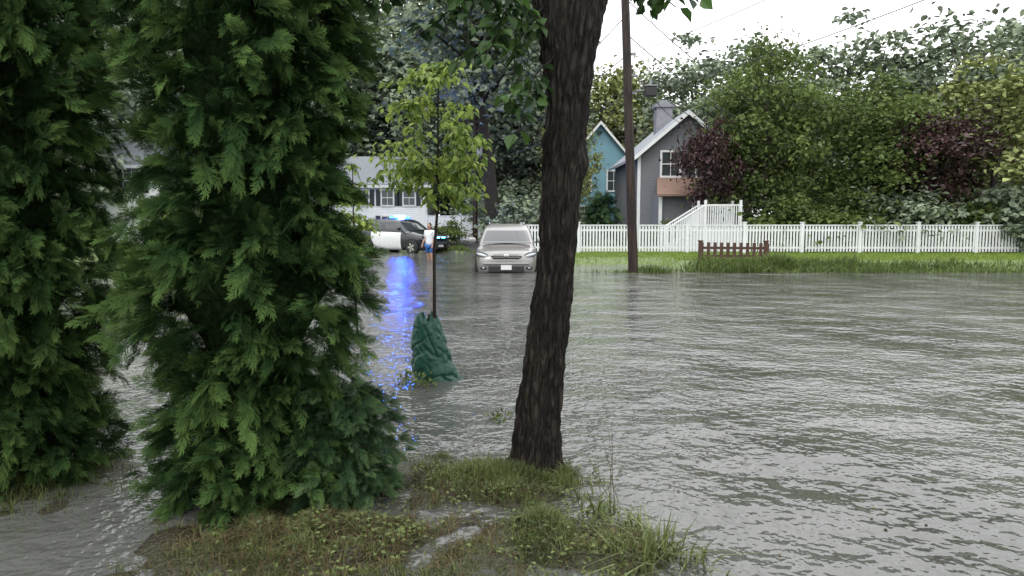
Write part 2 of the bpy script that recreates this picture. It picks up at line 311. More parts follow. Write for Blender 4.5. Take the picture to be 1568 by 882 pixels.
for cx,cy,rx,ry,n,hh in [(3.7,21.4,.9,.35,500,.11),(4.3,21.3,.3,.2,250,.20),(7.1,21.9,1.2,.45,3200,.28),(9.5,21.9,2.5,.5,3600,.22),(14,21.8,4,.5,2500,.18),(-2.7,34.8,.8,.5,700,.2)]:
    p=rng.normal(0,1,(n,2))*[rx*.6,ry*.6]+[cx,cy]; P=np.column_stack([p,np.maximum(gh(p[:,0],p[:,1]),-.05)]); hv=hh*(.5+1.0*vn(p[:,0]*1.7,p[:,1]*2)); parts.append(blades(P,hv,.03,.9))
V,Q,r=merge(parts); obj('verge_grass',fastmesh('verge_grass',V,Q,M['mid'],r))
# ---------------------------------------------------------------- foreground tree
prof=[(-.3,.115,.23),(0,.13,.172),(.1,.138,.153),(.305,.157,.146),(.6,.19,.135),(.931,.228,.126),(1.339,.272,.118),(1.74,.298,.117),(2.095,.326,.119),(2.3,.336,.130),(2.52,.342,.160),(2.9,.350,.225),(3.2,.35,.28),(3.6,.35,.30)]
pz=np.array([p[0] for p in prof]);px=np.array([p[1] for p in prof]);pr=np.array([p[2] for p in prof])
nz_,na=420,180
z=np.linspace(-.3,3.6,nz_); th=np.linspace(0,2*math.pi,na,endpoint=False)+math.pi/2
Z,T=np.meshgrid(z,th,indexing='ij'); rad=np.interp(Z,pz,pr)
tw=T+.25*np.sin(Z*1.1)
rid=np.abs(fbm(tw*8+.6*vn(T*3,Z*4),Z*4.5,3)-.45)*2
rid2=fbm(tw*18,Z*13+9,2)
rad=rad*(1+.06*np.cos(T*3+Z*.8)*np.clip(1-(Z-0)/.5,.3,1))+.050*np.clip(rid,0,.55)-.018+.022*(rid2-.4)
rad+=.05*np.exp(-np.clip(Z,0,9)/.10)*(np.cos(T*4+.6)*.5+.4)
rad+=.03*np.exp(-((Z-1.93)/.09)**2)*np.clip(np.cos(T-.1),0,1)+.02*np.exp(-((Z-2.08)/.07)**2)*np.clip(-np.cos(T),0,1)
X=np.interp(Z,pz,px)+rad*np.cos(T); Y=4.44+rad*np.sin(T)*(.95-.25*sst(2.3,3.2,Z))
V=np.stack([X,Y,Z],-1).reshape(-1,3); i=np.arange(nz_-1)[:,None]*na; j=np.arange(na)[None]; k=(j+1)%na
Q=np.stack([i+j,i+k,i+na+k,i+na+j],-1).reshape(-1,4)
tr=obj('trunk',fastmesh('trunk',V,Q,M['bark'],smooth=True))
limbs=[];
def limb(a,b,r0,r1,sag=.0,n=10,wob=.01,ns=10):
    p=curve(a,b,sag,n,wob); limbs.append(tube(p,np.linspace(r0,r1,n),ns)); return p
limb((.22,4.44,3.3),(-.3,4.5,5.2),.15,.08,.0,ns=18,wob=.004); limb((.48,4.44,3.3),(1.1,4.6,5.2),.14,.07,.0,ns=18,wob=.004); limb((.36,4.46,3.3),(.4,4.9,5.4),.13,.07,ns=18)
LP=[];LD=[]
def twigleaves(p,n,spread=.07,drop=.5):
    t=rng.random(n)*(len(p)-1); i0=np.clip(t.astype(int),0,len(p)-2); f=(t-i0)[:,None]; c=p[i0]*(1-f)+p[i0+1]*f
    ax=nrm(p[i0+1]-p[i0]); side=nrm(rng.normal(0,1,(n,3))*[1,1,.4]); LP.append(c+side*spread*rng.random((n,1))); LD.append(ax*.3+side*.8+np.array([0,0,-drop]))
def twig(a,b,r=.01,n=40,sag=.05,sub=4,sublen=.22,spread=.05):
    p=limb(a,b,r,r*.3,sag,9,.012,6); twigleaves(p[2:],n,spread)
    for s in range(sub):
        q=p[3+int(rng.integers(0,6))]; e=q+nrm(rng.normal(0,1,3)*[1,.8,.4]+nrm(np.array(b,float)-np.array(a,float))*.7+[0,0,-.35])*sublen*(.6+.8*rng.random()); twigleaves(limb(q,e,r*.4,.002,.02,6,.005,5),int(n*.32),spread)
twig((.12,4.42,3.15),(-.85,4.3,2.84),.014,26,.10,8,.25)
twig((.12,4.42,3.1),(-.45,4.2,2.68),.012,24,.09,7,.22)
twig((.15,4.4,3.0),(-.12,4.15,2.56),.010,20,.05,7,.20)
twig((.20,4.34,2.85),(-.02,4.18,2.30),.007,14,.10,7,.17,.04)
twig((.24,4.34,2.55),(.06,4.2,2.20),.006,10,.05,6,.13,.04)
twig((.55,4.4,3.0),(.95,4.3,2.82),.010,18,.05,6,.18)
twig((.15,4.42,3.2),(-.2,4.2,2.88),.010,24,.05,7,.25)
twig((.12,4.5,3.35),(-1.1,4.6,3.08),.014,30,.10,8,.30)
twig((.6,4.5,3.3),(1.4,4.5,3.35),.012,30,.08,7,.25)
for s in range(40):
    a=rng.random()*2*math.pi; rr=.5+1.4*rng.random(); zt=3.9+rng.random()*2.6; c=np.array([.35,4.6,0]); 
    st=c+np.array([math.cos(a)*.35,math.sin(a)*.3,3.8+rng.random()*1.0]); en=c+np.array([math.cos(a)*rr,math.sin(a)*rr,zt]); twig(st,en,.02,20,.1,5,.45,.12)
V,Q,r=merge(limbs); lo=obj('limbs',fastmesh('limbs',V,Q,M['bark'],smooth=True))
P=np.concatenate(LP);D=np.concatenate(LD); N_=rng.normal(0,.45,P.shape)+[0,0,1]
sz=rng.uniform(.06,.11,len(P)); V,Q,r=leaf_geo(P,D,N_,sz,sz*.85,.12,.2)
lf=obj('leaves',fastmesh('leaves',V,Q,M['leaf_big'],r)); group('shade_tree',[tr,lo,lf],(.13,4.44,0))
# ---------------------------------------------------------------- saplings
def sapling(name,base,top,z0,crw,nb,leaf,mat,stemr=.022,nleaf=22,ox=0):
    limbs.clear();LP.clear();LD.clear()
    base=np.array(base,float);top=np.array(top,float)
    limb(base,top,stemr,.006,0,14,.006,8)
    for s in range(nb):
        t=rng.random(); zz=z0+(top[2]-z0)*t; q=base+(top-base)*((zz-base[2])/(top[2]-base[2])); a=rng.random()*2*math.pi; L=crw*(.35+.65*math.sin(math.pi*min(1,(.15+.8*t))))*(.5+.6*rng.random())
        e=q+np.array([math.cos(a)*L+ox,math.sin(a)*L,L*(.35-.5*rng.random())]); twig(q,e,.005,nleaf,.05,3,.16,.05)
    V,Q,r=merge(limbs); a=obj('stem',fastmesh(name+'_stem',V,Q,M['stem'],smooth=True))
    P=np.concatenate(LP);D=np.concatenate(LD)+[0,0,-.2]; N_=rng.normal(0,.5,P.shape)+[0,0,1]; sz=rng.uniform(.045,.08,len(P))
    V,Q,r=leaf_geo(P,D,N_,sz*leaf,sz*.6*leaf,.15,.2); b=obj('leaves',fastmesh(name+'_leaves',V,Q,mat,r)); return group(name,[a,b],tuple(base))
sapling('sapling_tree',(-.81,7.1,-.25),(-.70,7.1,3.08),1.72,.64,62,1.3,M['leaf_sap'],.022,15,-.06)
sapling('sapling_tree.001',(-2.05,9.4,-.25),(-2.06,9.4,2.25),1.15,.36,24,1.2,M['leaf_sap'],.018,14)
# watering bag
nz2,na2=90,140
z=np.linspace(-.06,.64,nz2); th=np.linspace(0,2*math.pi,na2,endpoint=False); Z,T=np.meshgrid(z,th,indexing='ij'); t=(Z+.06)/.70
rx=np.interp(t,[0,.08,.3,.6,.85,.95,1],[.215,.212,.198,.165,.125,.10,.05]); ry=rx*.7
cs,sn=np.cos(T),np.sin(T)
cre=np.abs(fbm(cs*1.5+Z*5.2+4,sn*1.5-Z*4.0+7,2)-.40)
cre2=np.abs(fbm(cs*1.3-Z*8+9,sn*1.8+Z*5+2,2)-.42)
fold=1-.12+.85*np.minimum(cre,.13)+.75*np.minimum(cre2,.12)+.03*np.sin(T*3+Z*9)
cx=np.interp(t,[0,.12,.3,1],[.055,.03,-.01,-.055]); X=cx+rx*fold*cs+.08*np.clip(cs,0,1)*np.exp(-t*7); Y=ry*fold*sn; Zz=Z+.035*np.sin(T*2+1)*t+.02*np.sin(T*7)*t**3
V=np.stack([X,Y,Zz],-1).reshape(-1,3); i=np.arange(nz2-1)[:,None]*na2; j=np.arange(na2)[None]; k=(j+1)%na2
Q=np.stack([i+j,i+k,i+na2+k,i+na2+j],-1).reshape(-1,4); bag=obj('bag_skin',fastmesh('bag_skin',V,Q,M['tarp'],smooth=True))
ear=obj('bag_tabs',pymesh('bag_tabs',[(-.15,0,.54),(-.06,0,.60),(-.08,.01,.67),(-.11,.01,.68),(.0,-.01,.60),(.05,-.01,.58),(.06,0,.64),(.03,0,.66)],[(0,1,2,3),(4,5,6,7)],M['tarp']))
sm=ear.modifiers.new('s','SOLIDIFY'); sm.thickness=.012
e=group('watering_bag',[bag,ear]); e.location=(-.80,7.1,0)
def weed(name,x,y,n,s,mat,h=.1):
    P=np.column_stack([rng.normal(x,s,n),rng.normal(y,s,n),rng.random(n)*h]); D=rng.normal(0,1,(n,3))+[0,0,.6]; N_=rng.normal(0,1,(n,3))+[0,0,1]
    V,Q,r=leaf_geo(P,D,N_,.05,.025); obj(name,fastmesh(name,V,Q,mat,r))
weed('weed_plant',-.98,6.75,70,.07,M['mid'],.12); weed('weed_plant.001',-.1,5.6,30,.06,M['mid'],.04); weed('weed_plant.002',-.95,4.9,60,.12,M['mid'],.1); weed('weed_plant.003',-.82,6.8,25,.05,M['mid'],.05)
# ---------------------------------------------------------------- arborvitae
def spray_template():
    quads=[]
    def rh(ax,ay,ang,L,w):
        dx,dy=math.sin(ang),math.cos(ang); nx,ny=dy,-dx
        quads.append([(ax-nx*w*.5,ay-ny*w*.5),(ax+nx*w*.5,ay+ny*w*.5),(ax+dx*L+nx*w*.35,ay+dy*L+ny*w*.35),(ax+dx*L-nx*w*.35,ay+dy*L-ny*w*.35)])
    rh(0,0,0,1,.022)
    for i in range(7):
        t=.08+.82*i/7; L=.40*(1-t)**.6+.08
        for s in (-1,1):
            a=s*(.60-.2*t)+rng.normal(0,.08); tt=t+.055*(s>0); rh(0,tt,a,L*(.8+.4*rng.random()),.026)
            for f,sb in ((.3,1),(.55,-1),(.75,1)):
                if L>.2: rh(math.sin(a)*L*f,tt+math.cos(a)*L*f,a+sb*.5,L*.38,.022)
    return np.array(quads).reshape(-1,2)
ST=spray_template()
def sprays(P,D,N_,L,rv):
    n=len(P); D=nrm(D);S=nrm(np.cross(D,N_));Nn=np.cross(S,D); a=ST[:,0][None,:,None];b=ST[:,1][None,:,None]; L=L[:,None,None]
    V=P[:,None]+(a*S[:,None]+b*D[:,None]-(.25*b*b-.10*np.abs(a))*Nn[:,None])*L+np.array([0,0,-.2])*b*b*L
    m=len(ST); Q=(np.arange(n)[:,None,None]*m+np.arange(m).reshape(-1,4)[None]).reshape(-1,4)
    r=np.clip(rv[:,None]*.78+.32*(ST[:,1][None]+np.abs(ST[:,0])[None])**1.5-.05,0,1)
    return V.reshape(-1,3),Q,np.broadcast_to(r,(n,m)).ravel()
def arbor(name,Rf,z0,z1,nplume,per,PL,Ls,mat,lump=.18,seed=0):
    n=nplume; zz=z0+(z1-z0)*rng.random(n)**1.1; a=rng.random(n)*2*math.pi
    Rr=np.array([Rf(q) for q in zz])*(1+lump*2*(vn(a*2.1+seed,zz*2.4)-.5)+lump*1.5*(vn(a*5+seed,zz*7)-.5))
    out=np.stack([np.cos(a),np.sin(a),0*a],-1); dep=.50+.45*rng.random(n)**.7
    c0=out*(Rr*dep)[:,None]; c0[:,2]=zz-.05
    up=.9*rng.random(n)-.25; pd=nrm(out*.8+rng.normal(0,.42,(n,3))+np.stack([0*up,0*up,up],-1)); pl=PL*(.7+.8*rng.random(n)); sh=rng.random(n)
    t=rng.random((n,per,1)); bend=np.array([0,0,-.45])*(t**2)*pl[:,None,None]
    P=c0[:,None]+pd[:,None]*pl[:,None,None]*t+bend+rng.normal(0,PL*.10,(n,per,3))*(1.15-t)
    D=pd[:,None]*1.0+rng.normal(0,.30,(n,per,3))+[0,0,-.15]; N_=rng.normal(0,.7,(n,1,3))+rng.normal(0,.4,(n,per,3))+[0,0,.3]
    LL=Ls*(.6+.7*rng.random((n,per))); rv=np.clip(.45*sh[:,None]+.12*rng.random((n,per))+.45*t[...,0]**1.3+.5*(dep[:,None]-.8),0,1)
    V,Q,r=sprays(P.reshape(-1,3),D.reshape(-1,3),N_.reshape(-1,3),LL.ravel(),rv.ravel()); return fastmesh(name,V,Q,mat,r)
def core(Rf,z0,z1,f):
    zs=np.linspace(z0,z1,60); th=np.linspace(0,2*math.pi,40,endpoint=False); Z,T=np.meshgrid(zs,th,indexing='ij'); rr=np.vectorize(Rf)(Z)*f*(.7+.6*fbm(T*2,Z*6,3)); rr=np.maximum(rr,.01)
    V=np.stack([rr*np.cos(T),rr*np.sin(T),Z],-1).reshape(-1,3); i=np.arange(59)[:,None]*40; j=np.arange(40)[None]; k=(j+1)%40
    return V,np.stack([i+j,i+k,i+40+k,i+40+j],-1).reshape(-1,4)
Rf=lambda zz: float(np.interp(zz,[0,.15,.45,.72,.95,1.18,1.34,1.6,2.2,3.0,3.8,4.5],[.42,.48,.42,.34,.44,.64,.62,.46,.52,.49,.3,.03]))
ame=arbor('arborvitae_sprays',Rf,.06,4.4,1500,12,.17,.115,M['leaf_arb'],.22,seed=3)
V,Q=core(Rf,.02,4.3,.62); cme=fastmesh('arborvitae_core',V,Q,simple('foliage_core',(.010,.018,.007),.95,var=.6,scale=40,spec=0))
V,Q,r=tube([(0,0,-.3),(0,0,2),(0,0,4)],[.09,.07,.02],10); tme=fastmesh('arborvitae_trunk',V,Q,M['bark'],r)
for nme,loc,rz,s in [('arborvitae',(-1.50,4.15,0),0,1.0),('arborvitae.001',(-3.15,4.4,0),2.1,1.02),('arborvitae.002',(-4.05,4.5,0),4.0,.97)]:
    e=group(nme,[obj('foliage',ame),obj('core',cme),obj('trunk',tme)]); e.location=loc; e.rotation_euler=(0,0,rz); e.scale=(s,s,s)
Rj=lambda zz: float(np.interp(zz,[0,.1,.35,.6,.85],[.20,.25,.22,.13,.02]))
jme=arbor('juniper_sprays',Rj,.04,.66,240,10,.13,.085,M['leaf_jun'],.3,seed=8)
e=group('juniper_shrub',[obj('foliage',jme)]); e.location=(-1.01,4.05,0)
# ---------------------------------------------------------------- broadleaf trees
def treemesh(name,H,cr,nclump,per,leaf,mat,trunkr,bark,seed,low=.3,lean=0):
    rs=np.random.default_rng(seed)
    tb=[]; top=np.array([lean,0,H*.8]); tp=np.array([[0,0,-.4],[0,0,0],[lean*.3,0,H*.25],[lean*.6+rs.normal(0,.1),0,H*.5],top]); tb.append(tube(tp,np.array([1.3,1.1,.85,.6,.2])*trunkr,10))
    P=[];C=[]
    for i in range(nclump):
        u=nrm(rs.normal(0,1,3)); rr=rs.random()**.42; zc=H*(low+1)/2; c=np.array([lean*.6,0,zc])+u*rr*np.array([cr,cr,H*(1-low)/2*.95])*(.85+.3*rs.random()); 
        sq=1-.25*max(0,(c[2]-zc)/(H-zc)); c[0]*=sq;c[1]*=sq
        if i%3==0:
            s=tp[2]+(tp[4]-tp[2])*min(.95,max(0,(c[2]-H*.3)/(H*.75))); tb.append(tube(curve(s,c,.02*H,6),np.linspace(trunkr*.28,trunkr*.05,6),5))
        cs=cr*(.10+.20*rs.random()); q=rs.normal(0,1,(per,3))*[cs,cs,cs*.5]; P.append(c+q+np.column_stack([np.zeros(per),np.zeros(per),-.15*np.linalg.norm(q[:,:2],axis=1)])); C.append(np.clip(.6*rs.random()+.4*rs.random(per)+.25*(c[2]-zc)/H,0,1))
    P=np.concatenate(P); n=len(P); D=rs.normal(0,1,(n,3))*[1,1,.5]+[0,0,-.3]; N_=rs.normal(0,.6,(n,3))+[0,0,1]; sz=leaf*(.6+.8*rs.random(n))
    V,Q,r=leaf_geo(P,D,N_,sz,sz*.8,.12,.2,np.concatenate(C)); lm=fastmesh(name+'_leaves',V,Q,mat,r)
    V,Q,r=merge(tb); bm=fastmesh(name+'_wood',V,Q,bark,r,True); return lm,bm
def tree(name,var,loc,s=1,rz=0,sx=1):
    a=obj('leaves',var[0]);b=obj('wood',var[1]); e=group(name,[a,b]); e.location=(loc[0],loc[1],float(gh(loc[0],loc[1]))); e.scale=(s*sx,s*sx,s); e.rotation_euler=(0,0,rz); return e
FA=[treemesh('far_tree_%d'%i,20,5.5,85,75,.48,[M['far_hazed1'],M['far_hazed2'],M['far_hazed1'],M['far_hazed3']][i],.38,M['bark2'],20+i,[.12,.10,.2,.12][i]) for i in range(4)]
kids=[]
def far(x,y,h,v,w=1.15):
    s=h/20; rz=rng.random()*6.28
    for me in FA[v]:
        o=obj('far_part',me); o.location=(x,y,.2); o.scale=(s*w,s*w,s); o.rotation_euler=(0,0,rz); kids.append(o)
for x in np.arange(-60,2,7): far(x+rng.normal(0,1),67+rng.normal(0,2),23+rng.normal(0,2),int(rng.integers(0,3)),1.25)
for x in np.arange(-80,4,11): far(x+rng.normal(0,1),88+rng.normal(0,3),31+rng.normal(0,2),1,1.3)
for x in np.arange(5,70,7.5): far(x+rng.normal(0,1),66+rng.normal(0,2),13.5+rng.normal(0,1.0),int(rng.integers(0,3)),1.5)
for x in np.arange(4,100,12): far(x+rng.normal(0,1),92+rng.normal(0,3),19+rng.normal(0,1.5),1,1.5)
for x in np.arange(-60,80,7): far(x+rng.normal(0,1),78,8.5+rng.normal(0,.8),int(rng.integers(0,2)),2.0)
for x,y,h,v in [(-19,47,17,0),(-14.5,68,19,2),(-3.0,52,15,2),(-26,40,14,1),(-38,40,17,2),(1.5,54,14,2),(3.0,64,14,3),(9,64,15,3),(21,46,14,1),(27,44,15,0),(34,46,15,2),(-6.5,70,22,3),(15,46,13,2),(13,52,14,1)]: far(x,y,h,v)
group('distant_trees',kids)
MA=[treemesh('maple',8,2.6,95,120,.17,M['mid'],.14,M['bark2'],41,.03), treemesh('maple_b',7,2.0,60,90,.17,M['far_hazed3'],.1,M['bark2'],43,.15),treemesh('plum',4,1.5,45,110,.13,M['plum'],.1,M['bark2'],44,.38)]
tree('maple_tree',MA[0],(11.5,32.8),1.22,.4,.92); tree('maple_tree.001',MA[0],(16.3,32.6),1.02,2.2,1.1); tree('maple_tree.003',MA[1],(21.0,31.6),1.2,3,1.4)
tree('maple_tree.002',MA[1],(3.4,44),1.1,1,.8)
tree('plum_tree',MA[2],(8.85,32.7),1.45,0,.66); tree('plum_tree.001',MA[2],(18.2,31.2),1.5,2)
tree('maple_tree.004',MA[0],(-17.5,24),.9,1.2)
LT=treemesh('street_tree',17,4.2,80,90,.38,M['far_hazed1'],.42,M['bark'],60,.42,-1.4)
tree('street_tree',LT,(-.9,40))
SH=[treemesh('shrub',1.8,1.1,30,90,.12,M['mid'],.05,M['bark2'],71,0),treemesh('shrub_b',1.8,1.2,30,90,.14,M['far_hazed1'],.05,M['bark2'],72,0)]
k=0
for x,y,s,v in [(7.2,33.1,.8,0),(1.0,38,1.5,1),(-.2,42,1.6,1),(2.6,41,1.2,1),(-3.6,38.5,.8,0),(-1.6,47,1.9,1),(1.8,50,2.2,1),(12.2,31,1.4,0),(14,31.5,1.6,0),(16.5,31,1.5,1),(19,31,1.6,0),(21.5,30,1.6,1),(-9.5,30,1.1,0),(-12,28,1.2,0),(-15,38,1.6,1),(-18,39,1.8,0)]:
    tree('shrub' if k==0 else 'shrub.%03d'%k,SH[v],(x,y),s,k*1.3,1.2); k+=1
CF=lambda zz: float(np.interp(zz,[0,.3,2.6],[.7,.8,.03]))
cm=arbor('conifer_sprays',CF,.1,2.5,110,7,.4,.45,M['leaf_jun'],seed=5); e=group('conifer_tree',[obj('foliage',cm)]); e.location=(4.75,38,.25)
# ---------------------------------------------------------------- poles and wires
def pole(name,base,top,r0,r1,extras):
    V,Q,r=tube(curve(base,top,0,12),np.linspace(r0,r1,12),16); p=[obj('shaft',fastmesh(name+'_shaft',V,Q,M['pole'],smooth=True))]
    p+=extras; return group(name,p,tuple(base))
t1=(3.14,21.3,10.2)
def px_at(z): return 3.62+(3.14-3.62)*z/10.2
ex=[boxobj('crossarm',[(px_at(9.3)-1.1,px_at(9.3)+1.1,21.12,21.22,9.25,9.37)],M['pole'])]
br=[(px_at(q)-.05,px_at(q)+.25,21.25,21.33,q,q+.06) for q in (5.2,5.7,6.3)]
ex.append(boxobj('brackets',br,M['metal']))
pole('utility_pole',(3.62,21.3,-.3),t1,.15,.11,ex)
def cyl(name,c,r,h,mat,n=20):
    V=[];F=[]
    for zz in (c[2],c[2]+h):
        for i in range(n): V.append((c[0]+r*math.cos(i*2*math.pi/n),c[1]+r*math.sin(i*2*math.pi/n),zz))
    for i in range(n): F.append((i,(i+1)%n,n+(i+1)%n,n+i))
    F.append(tuple(range(n))[::-1]); F.append(tuple(range(n,2*n))); return obj(name,pymesh(name,V,F,mat))
ex=[cyl('transformer',(-1.8,39.6,5.0),.2,.65,M['metal']),boxobj('crossarm',[(-2.9,-1.1,39.8,39.9,6.8,6.92)],M['pole'])]
pole('utility_pole.001',(-2.05,40,-.1),(-2.0,40,7.6),.15,.11,ex)
wl=[]
def wire(a,b,sag,r=.009): wl.append(tube(curve(a,b,-sag,24),np.full(24,r),5))
for dx,zz in ((-1,9.45),(.5,9.45),(1.,9.45)): wire((3.2+dx,21.2,zz),(-2+dx*.8,40,6.95),.4); wire((3.2+dx,21.2,zz),(9+dx,-6,9.2),.5,.008)
for zz in (7.4,6.3,5.2): wire((px_at(zz),21.2,zz),(-2.0,40,min(zz,6)-.4),.45,.013); wire((px_at(zz),21.2,zz),(8.6,0,zz+.3),.6,.008)
for zz in (7.9,6.9,5.9): wire((px_at(zz),21.3,zz),(12.5,34,zz-1.6),.35,.014)
wire((px_at(6.1),21.3,6.1),(8.6,36.2,6.2),.3,.012); wire((px_at(5.6),21.3,5.6),(5.3,49,6.5),.3,.012)
V,Q,r=merge(wl); obj('overhead_wires',fastmesh('overhead_wires',V,Q,M['dark'],smooth=True))
b1=boxobj('case',[(-.17,.17,-.12,.12,-.14,.14)],M['dark'],.03); b2=boxobj('lid',[(-.2,.2,-.14,.14,.145,.18)],M['metal'],.01); b3=boxobj('strap',[(-.42,-.175,-.02,.02,.02,.06),(-.03,.03,-.01,.01,.18,.34)],M['metal'])
e=group('cable_box',[b1,b2,b3]); e.location=(4.02,21.3,5.27)
# ---------------------------------------------------------------- fences
def fence(name,a,b,h,z0,mat,pw=.07,gap=.055,post=2.3,ph=.12,cap=True):
    a=Vector(a);b=Vector(b);L=(b-a).length; bl=[]
    x=0
    while x<L:
        bl.append((x,x+pw,-.012,.012,.06,h if cap else h+.03*math.sin(x*31))); x+=pw+gap
    bl+= [(0,L,.014,.05,.18,.26),(0,L,.014,.05,h-.22,h-.14)]
    if cap: bl.append((0,L,-.035,.035,h+.002,h+.045))
    x=0
    while x<=L+.01:
        bl+=[(x-.06,x+.06,-.06,.065,0,h+ph),(x-.08,x+.08,-.08,.085,h+ph+.002,h+ph+.04)]; x+=post
    o=boxobj('pickets',bl,mat); e=group(name,[o]); e.location=(a.x,a.y,z0); e.rotation_euler=(0,0,math.atan2(b.y-a.y,b.x-a.x)); return e
fence('picket_fence',(.4,29.3),(7.1,29.2),1.10,.22,M['white'])
fence('picket_fence.001',(7.1,29.2),(26,28.6),1.10,.22,M['white'])
fence('picket_fence.002',(-5.2,44),(-1.6,42.5),1.5,.25,M['white'],.12,.02)
fence('wooden_fence',(6.0,22.9),(8.0,22.6),.66,.2,M['brown'],.10,.10,2.0,.02,False)
# ---------------------------------------------------------------- houses
def house(name,x0,x1,y0,y1,z0,ze,zr,axis,wall,roof,wins=(),extra=(),ov=.35):
    parts=[]
    if axis=='y':
        xm=(x0+x1)/2; V=[(x0,y0,z0),(x1,y0,z0),(x1,y0,ze),(xm,y0,zr),(x0,y0,ze),(x0,y1,z0),(x1,y1,z0),(x1,y1,ze),(xm,y1,zr),(x0,y1,ze)]
        F=[(0,1,2,3,4),(5,9,8,7,6),(0,4,9,5),(1,6,7,2)]
        s=(zr-ze)/(xm-x0); th=.14
        def slab(sx):
            xe=xm+sx*(xm-x0+ov); zz=zr-s*(xm-x0+ov); a=[(xm,y0-ov,zr+.02),(xe,y0-ov,zz+.02),(xe,y1+ov,zz+.02),(xm,y1+ov,zr+.02)]; v=a+[(p[0],p[1],p[2]+th) for p in a]
            return v,[(0,1,2,3),(7,6,5,4),(0,4,5,1),(1,5,6,2),(2,6,7,3),(3,7,4,0)]
        rk=[]
        for sx in (-1,1):
            xe=xm+sx*(xm-x0+ov-.02); zz=zr-s*(xm-x0+ov-.02); rk.append([(xm,y0-ov-.03,zr-.08),(xe,y0-ov-.03,zz-.08),(xe,y0-ov-.03,zz+.14),(xm,y0-ov-.03,zr+.14)])
    else:
        ym=(y0+y1)/2; V=[(x0,y0,z0),(x1,y0,z0),(x1,y0,ze),(x0,y0,ze),(x0,y1,z0),(x1,y1,z0),(x1,y1,ze),(x0,y1,ze),(x0,ym,zr),(x1,ym,zr)]
        F=[(0,1,2,3),(4,7,6,5),(0,3,8,7,4),(1,5,6,9,2)]
        s=(zr-ze)/(ym-y0); th=.14
        def slab(sx):
            ye=ym+sx*(ym-y0+ov); zz=zr-s*(ym-y0+ov); a=[(x0-ov,ym,zr+.02),(x0-ov,ye,zz+.02),(x1+ov,ye,zz+.02),(x1+ov,ym,zr+.02)]; v=a+[(p[0],p[1],p[2]+th) for p in a]
            return v,[(0,1,2,3),(7,6,5,4),(0,4,5,1),(1,5,6,2),(2,6,7,3),(3,7,4,0)]
        ye=y0-ov; zz=zr-s*(ym-y0+ov); rk=[[(x0-ov,ye-.02,zz-.08),(x1+ov,ye-.02,zz-.08),(x1+ov,ye-.02,zz+.1),(x0-ov,ye-.02,zz+.1)]]
    parts.append(obj('walls',pymesh(name+'_walls',V,F,wall)))
    v1,f1=slab(-1);v2,f2=slab(1); parts.append(obj('roof',pymesh(name+'_roof',v1+v2,f1+[tuple(i+8 for i in f) for f in f2],roof)))
    vv=[];ff=[]
    for q in rk: ff.append(tuple(range(len(vv),len(vv)+4))); vv+=q
    t=obj('trim',pymesh(name+'_trim',vv,ff,M['white'])); t.modifiers.new('s','SOLIDIFY').thickness=.03; parts.append(t)
    fr=[];gl=[];sh=[]
    for (cx,cz,w,h,shut) in wins:
        X0,X1,Z0,Z1=cx-w/2,cx+w/2,cz-h/2,cz+h/2
        fr+=[(X0-.1,X0,y0-.06,y0+.02,Z0-.1,Z1+.1),(X1,X1+.1,y0-.06,y0+.02,Z0-.1,Z1+.1),(X0,X1,y0-.06,y0+.02,Z1,Z1+.1),(X0,X1,y0-.08,y0+.02,Z0-.1,Z0),(X0,X1,y0-.045,y0+.01,cz-.025,cz+.025),(cx-.015,cx+.015,y0-.04,y0+.01,Z0,cz-.025),(cx-.015,cx+.015,y0-.04,y0+.01,cz+.025,Z1)]
        gl.append((X0,X1,y0-.02,y0+.015,Z0,Z1))
        if shut: sh+=[(X0-.1-w*.42,X0-.11,y0-.05,y0+.01,Z0-.06,Z1+.06),(X1+.11,X1+.1+w*.42,y0-.05,y0+.01,Z0-.06,Z1+.06)]
    cb=[(x0-.03,x0+.12,y0-.035,y0+.03,z0,ze-.02),(x1-.12,x1+.03,y0-.035,y0+.03,z0,ze-.02)]
    parts.append(boxobj('window_frames',fr+cb,M['white']))
    if gl: parts.append(boxobj('windows',gl,M['wglass']))
    if sh: parts.append(boxobj('shutters',sh,M['shutter']))
    parts+=list(extra); return group(name,parts,((x0+x1)/2,y0,z0))
ch=[boxobj('chimney',[(7.75,8.6,39.2,40.0,5.6,7.55),(7.65,8.7,39.1,40.1,7.553,7.72)],M['chim']),
    boxobj('chimney_cap',[(7.9,8.45,39.3,39.9,7.723,7.95)],M['metal']),
    boxobj('annex_wall',[(6.95,10.3,34.2,35.99,.2,2.75)],M['greys']),
    obj('porch_roof',pymesh('porch_roof',[(6.75,33.7,2.75),(10.5,33.7,2.75),(10.2,36.0,3.65),(7.2,36.0,3.65),(6.75,33.7,2.65),(10.5,33.7,2.65)],[(0,1,2,3),(0,4,5,1),(0,3,4),(1,5,2)],M['roofb'])),
    boxobj('porch_posts',[(6.93,7.07,34.05,34.19,.2,2.64),(8.5,8.64,34.05,34.19,.2,2.64),(10.15,10.29,34.05,34.19,.2,2.64)],M['white']),
    boxobj('porch_door',[(9.2,10.0,34.14,34.19,1.1,2.6)],M['white'],.01)]
house('grey_house',6.25,11.0,36,44,.2,4.75,6.75,'y',M['greys'],M['roofg'],[(7.85,4.3,.85,1.15,False),(9.6,4.3,.85,1.15,False)],ch)
house('blue_house',3.9,8.2,50,60,.2,5.6,8.1,'y',M['blues'],M['roofb'],[(5.0,4.2,.8,1.3,False),(7.0,4.2,.8,1.3,False),(5.0,1.8,.8,1.3,False)])
house('white_house',-14,-5.9,50,57,.2,4.0,6.0,'x',M['whites'],M['roofg'],[(-12.2,3.05,.75,1.0,True),(-10.3,3.05,.75,1.0,True),(-8.6,3.05,.75,1.0,True),(-7.1,3.05,.75,1.0,True),(-12.2,1.2,.8,1.1,True),(-8.6,1.2,.8,1.1,True)])
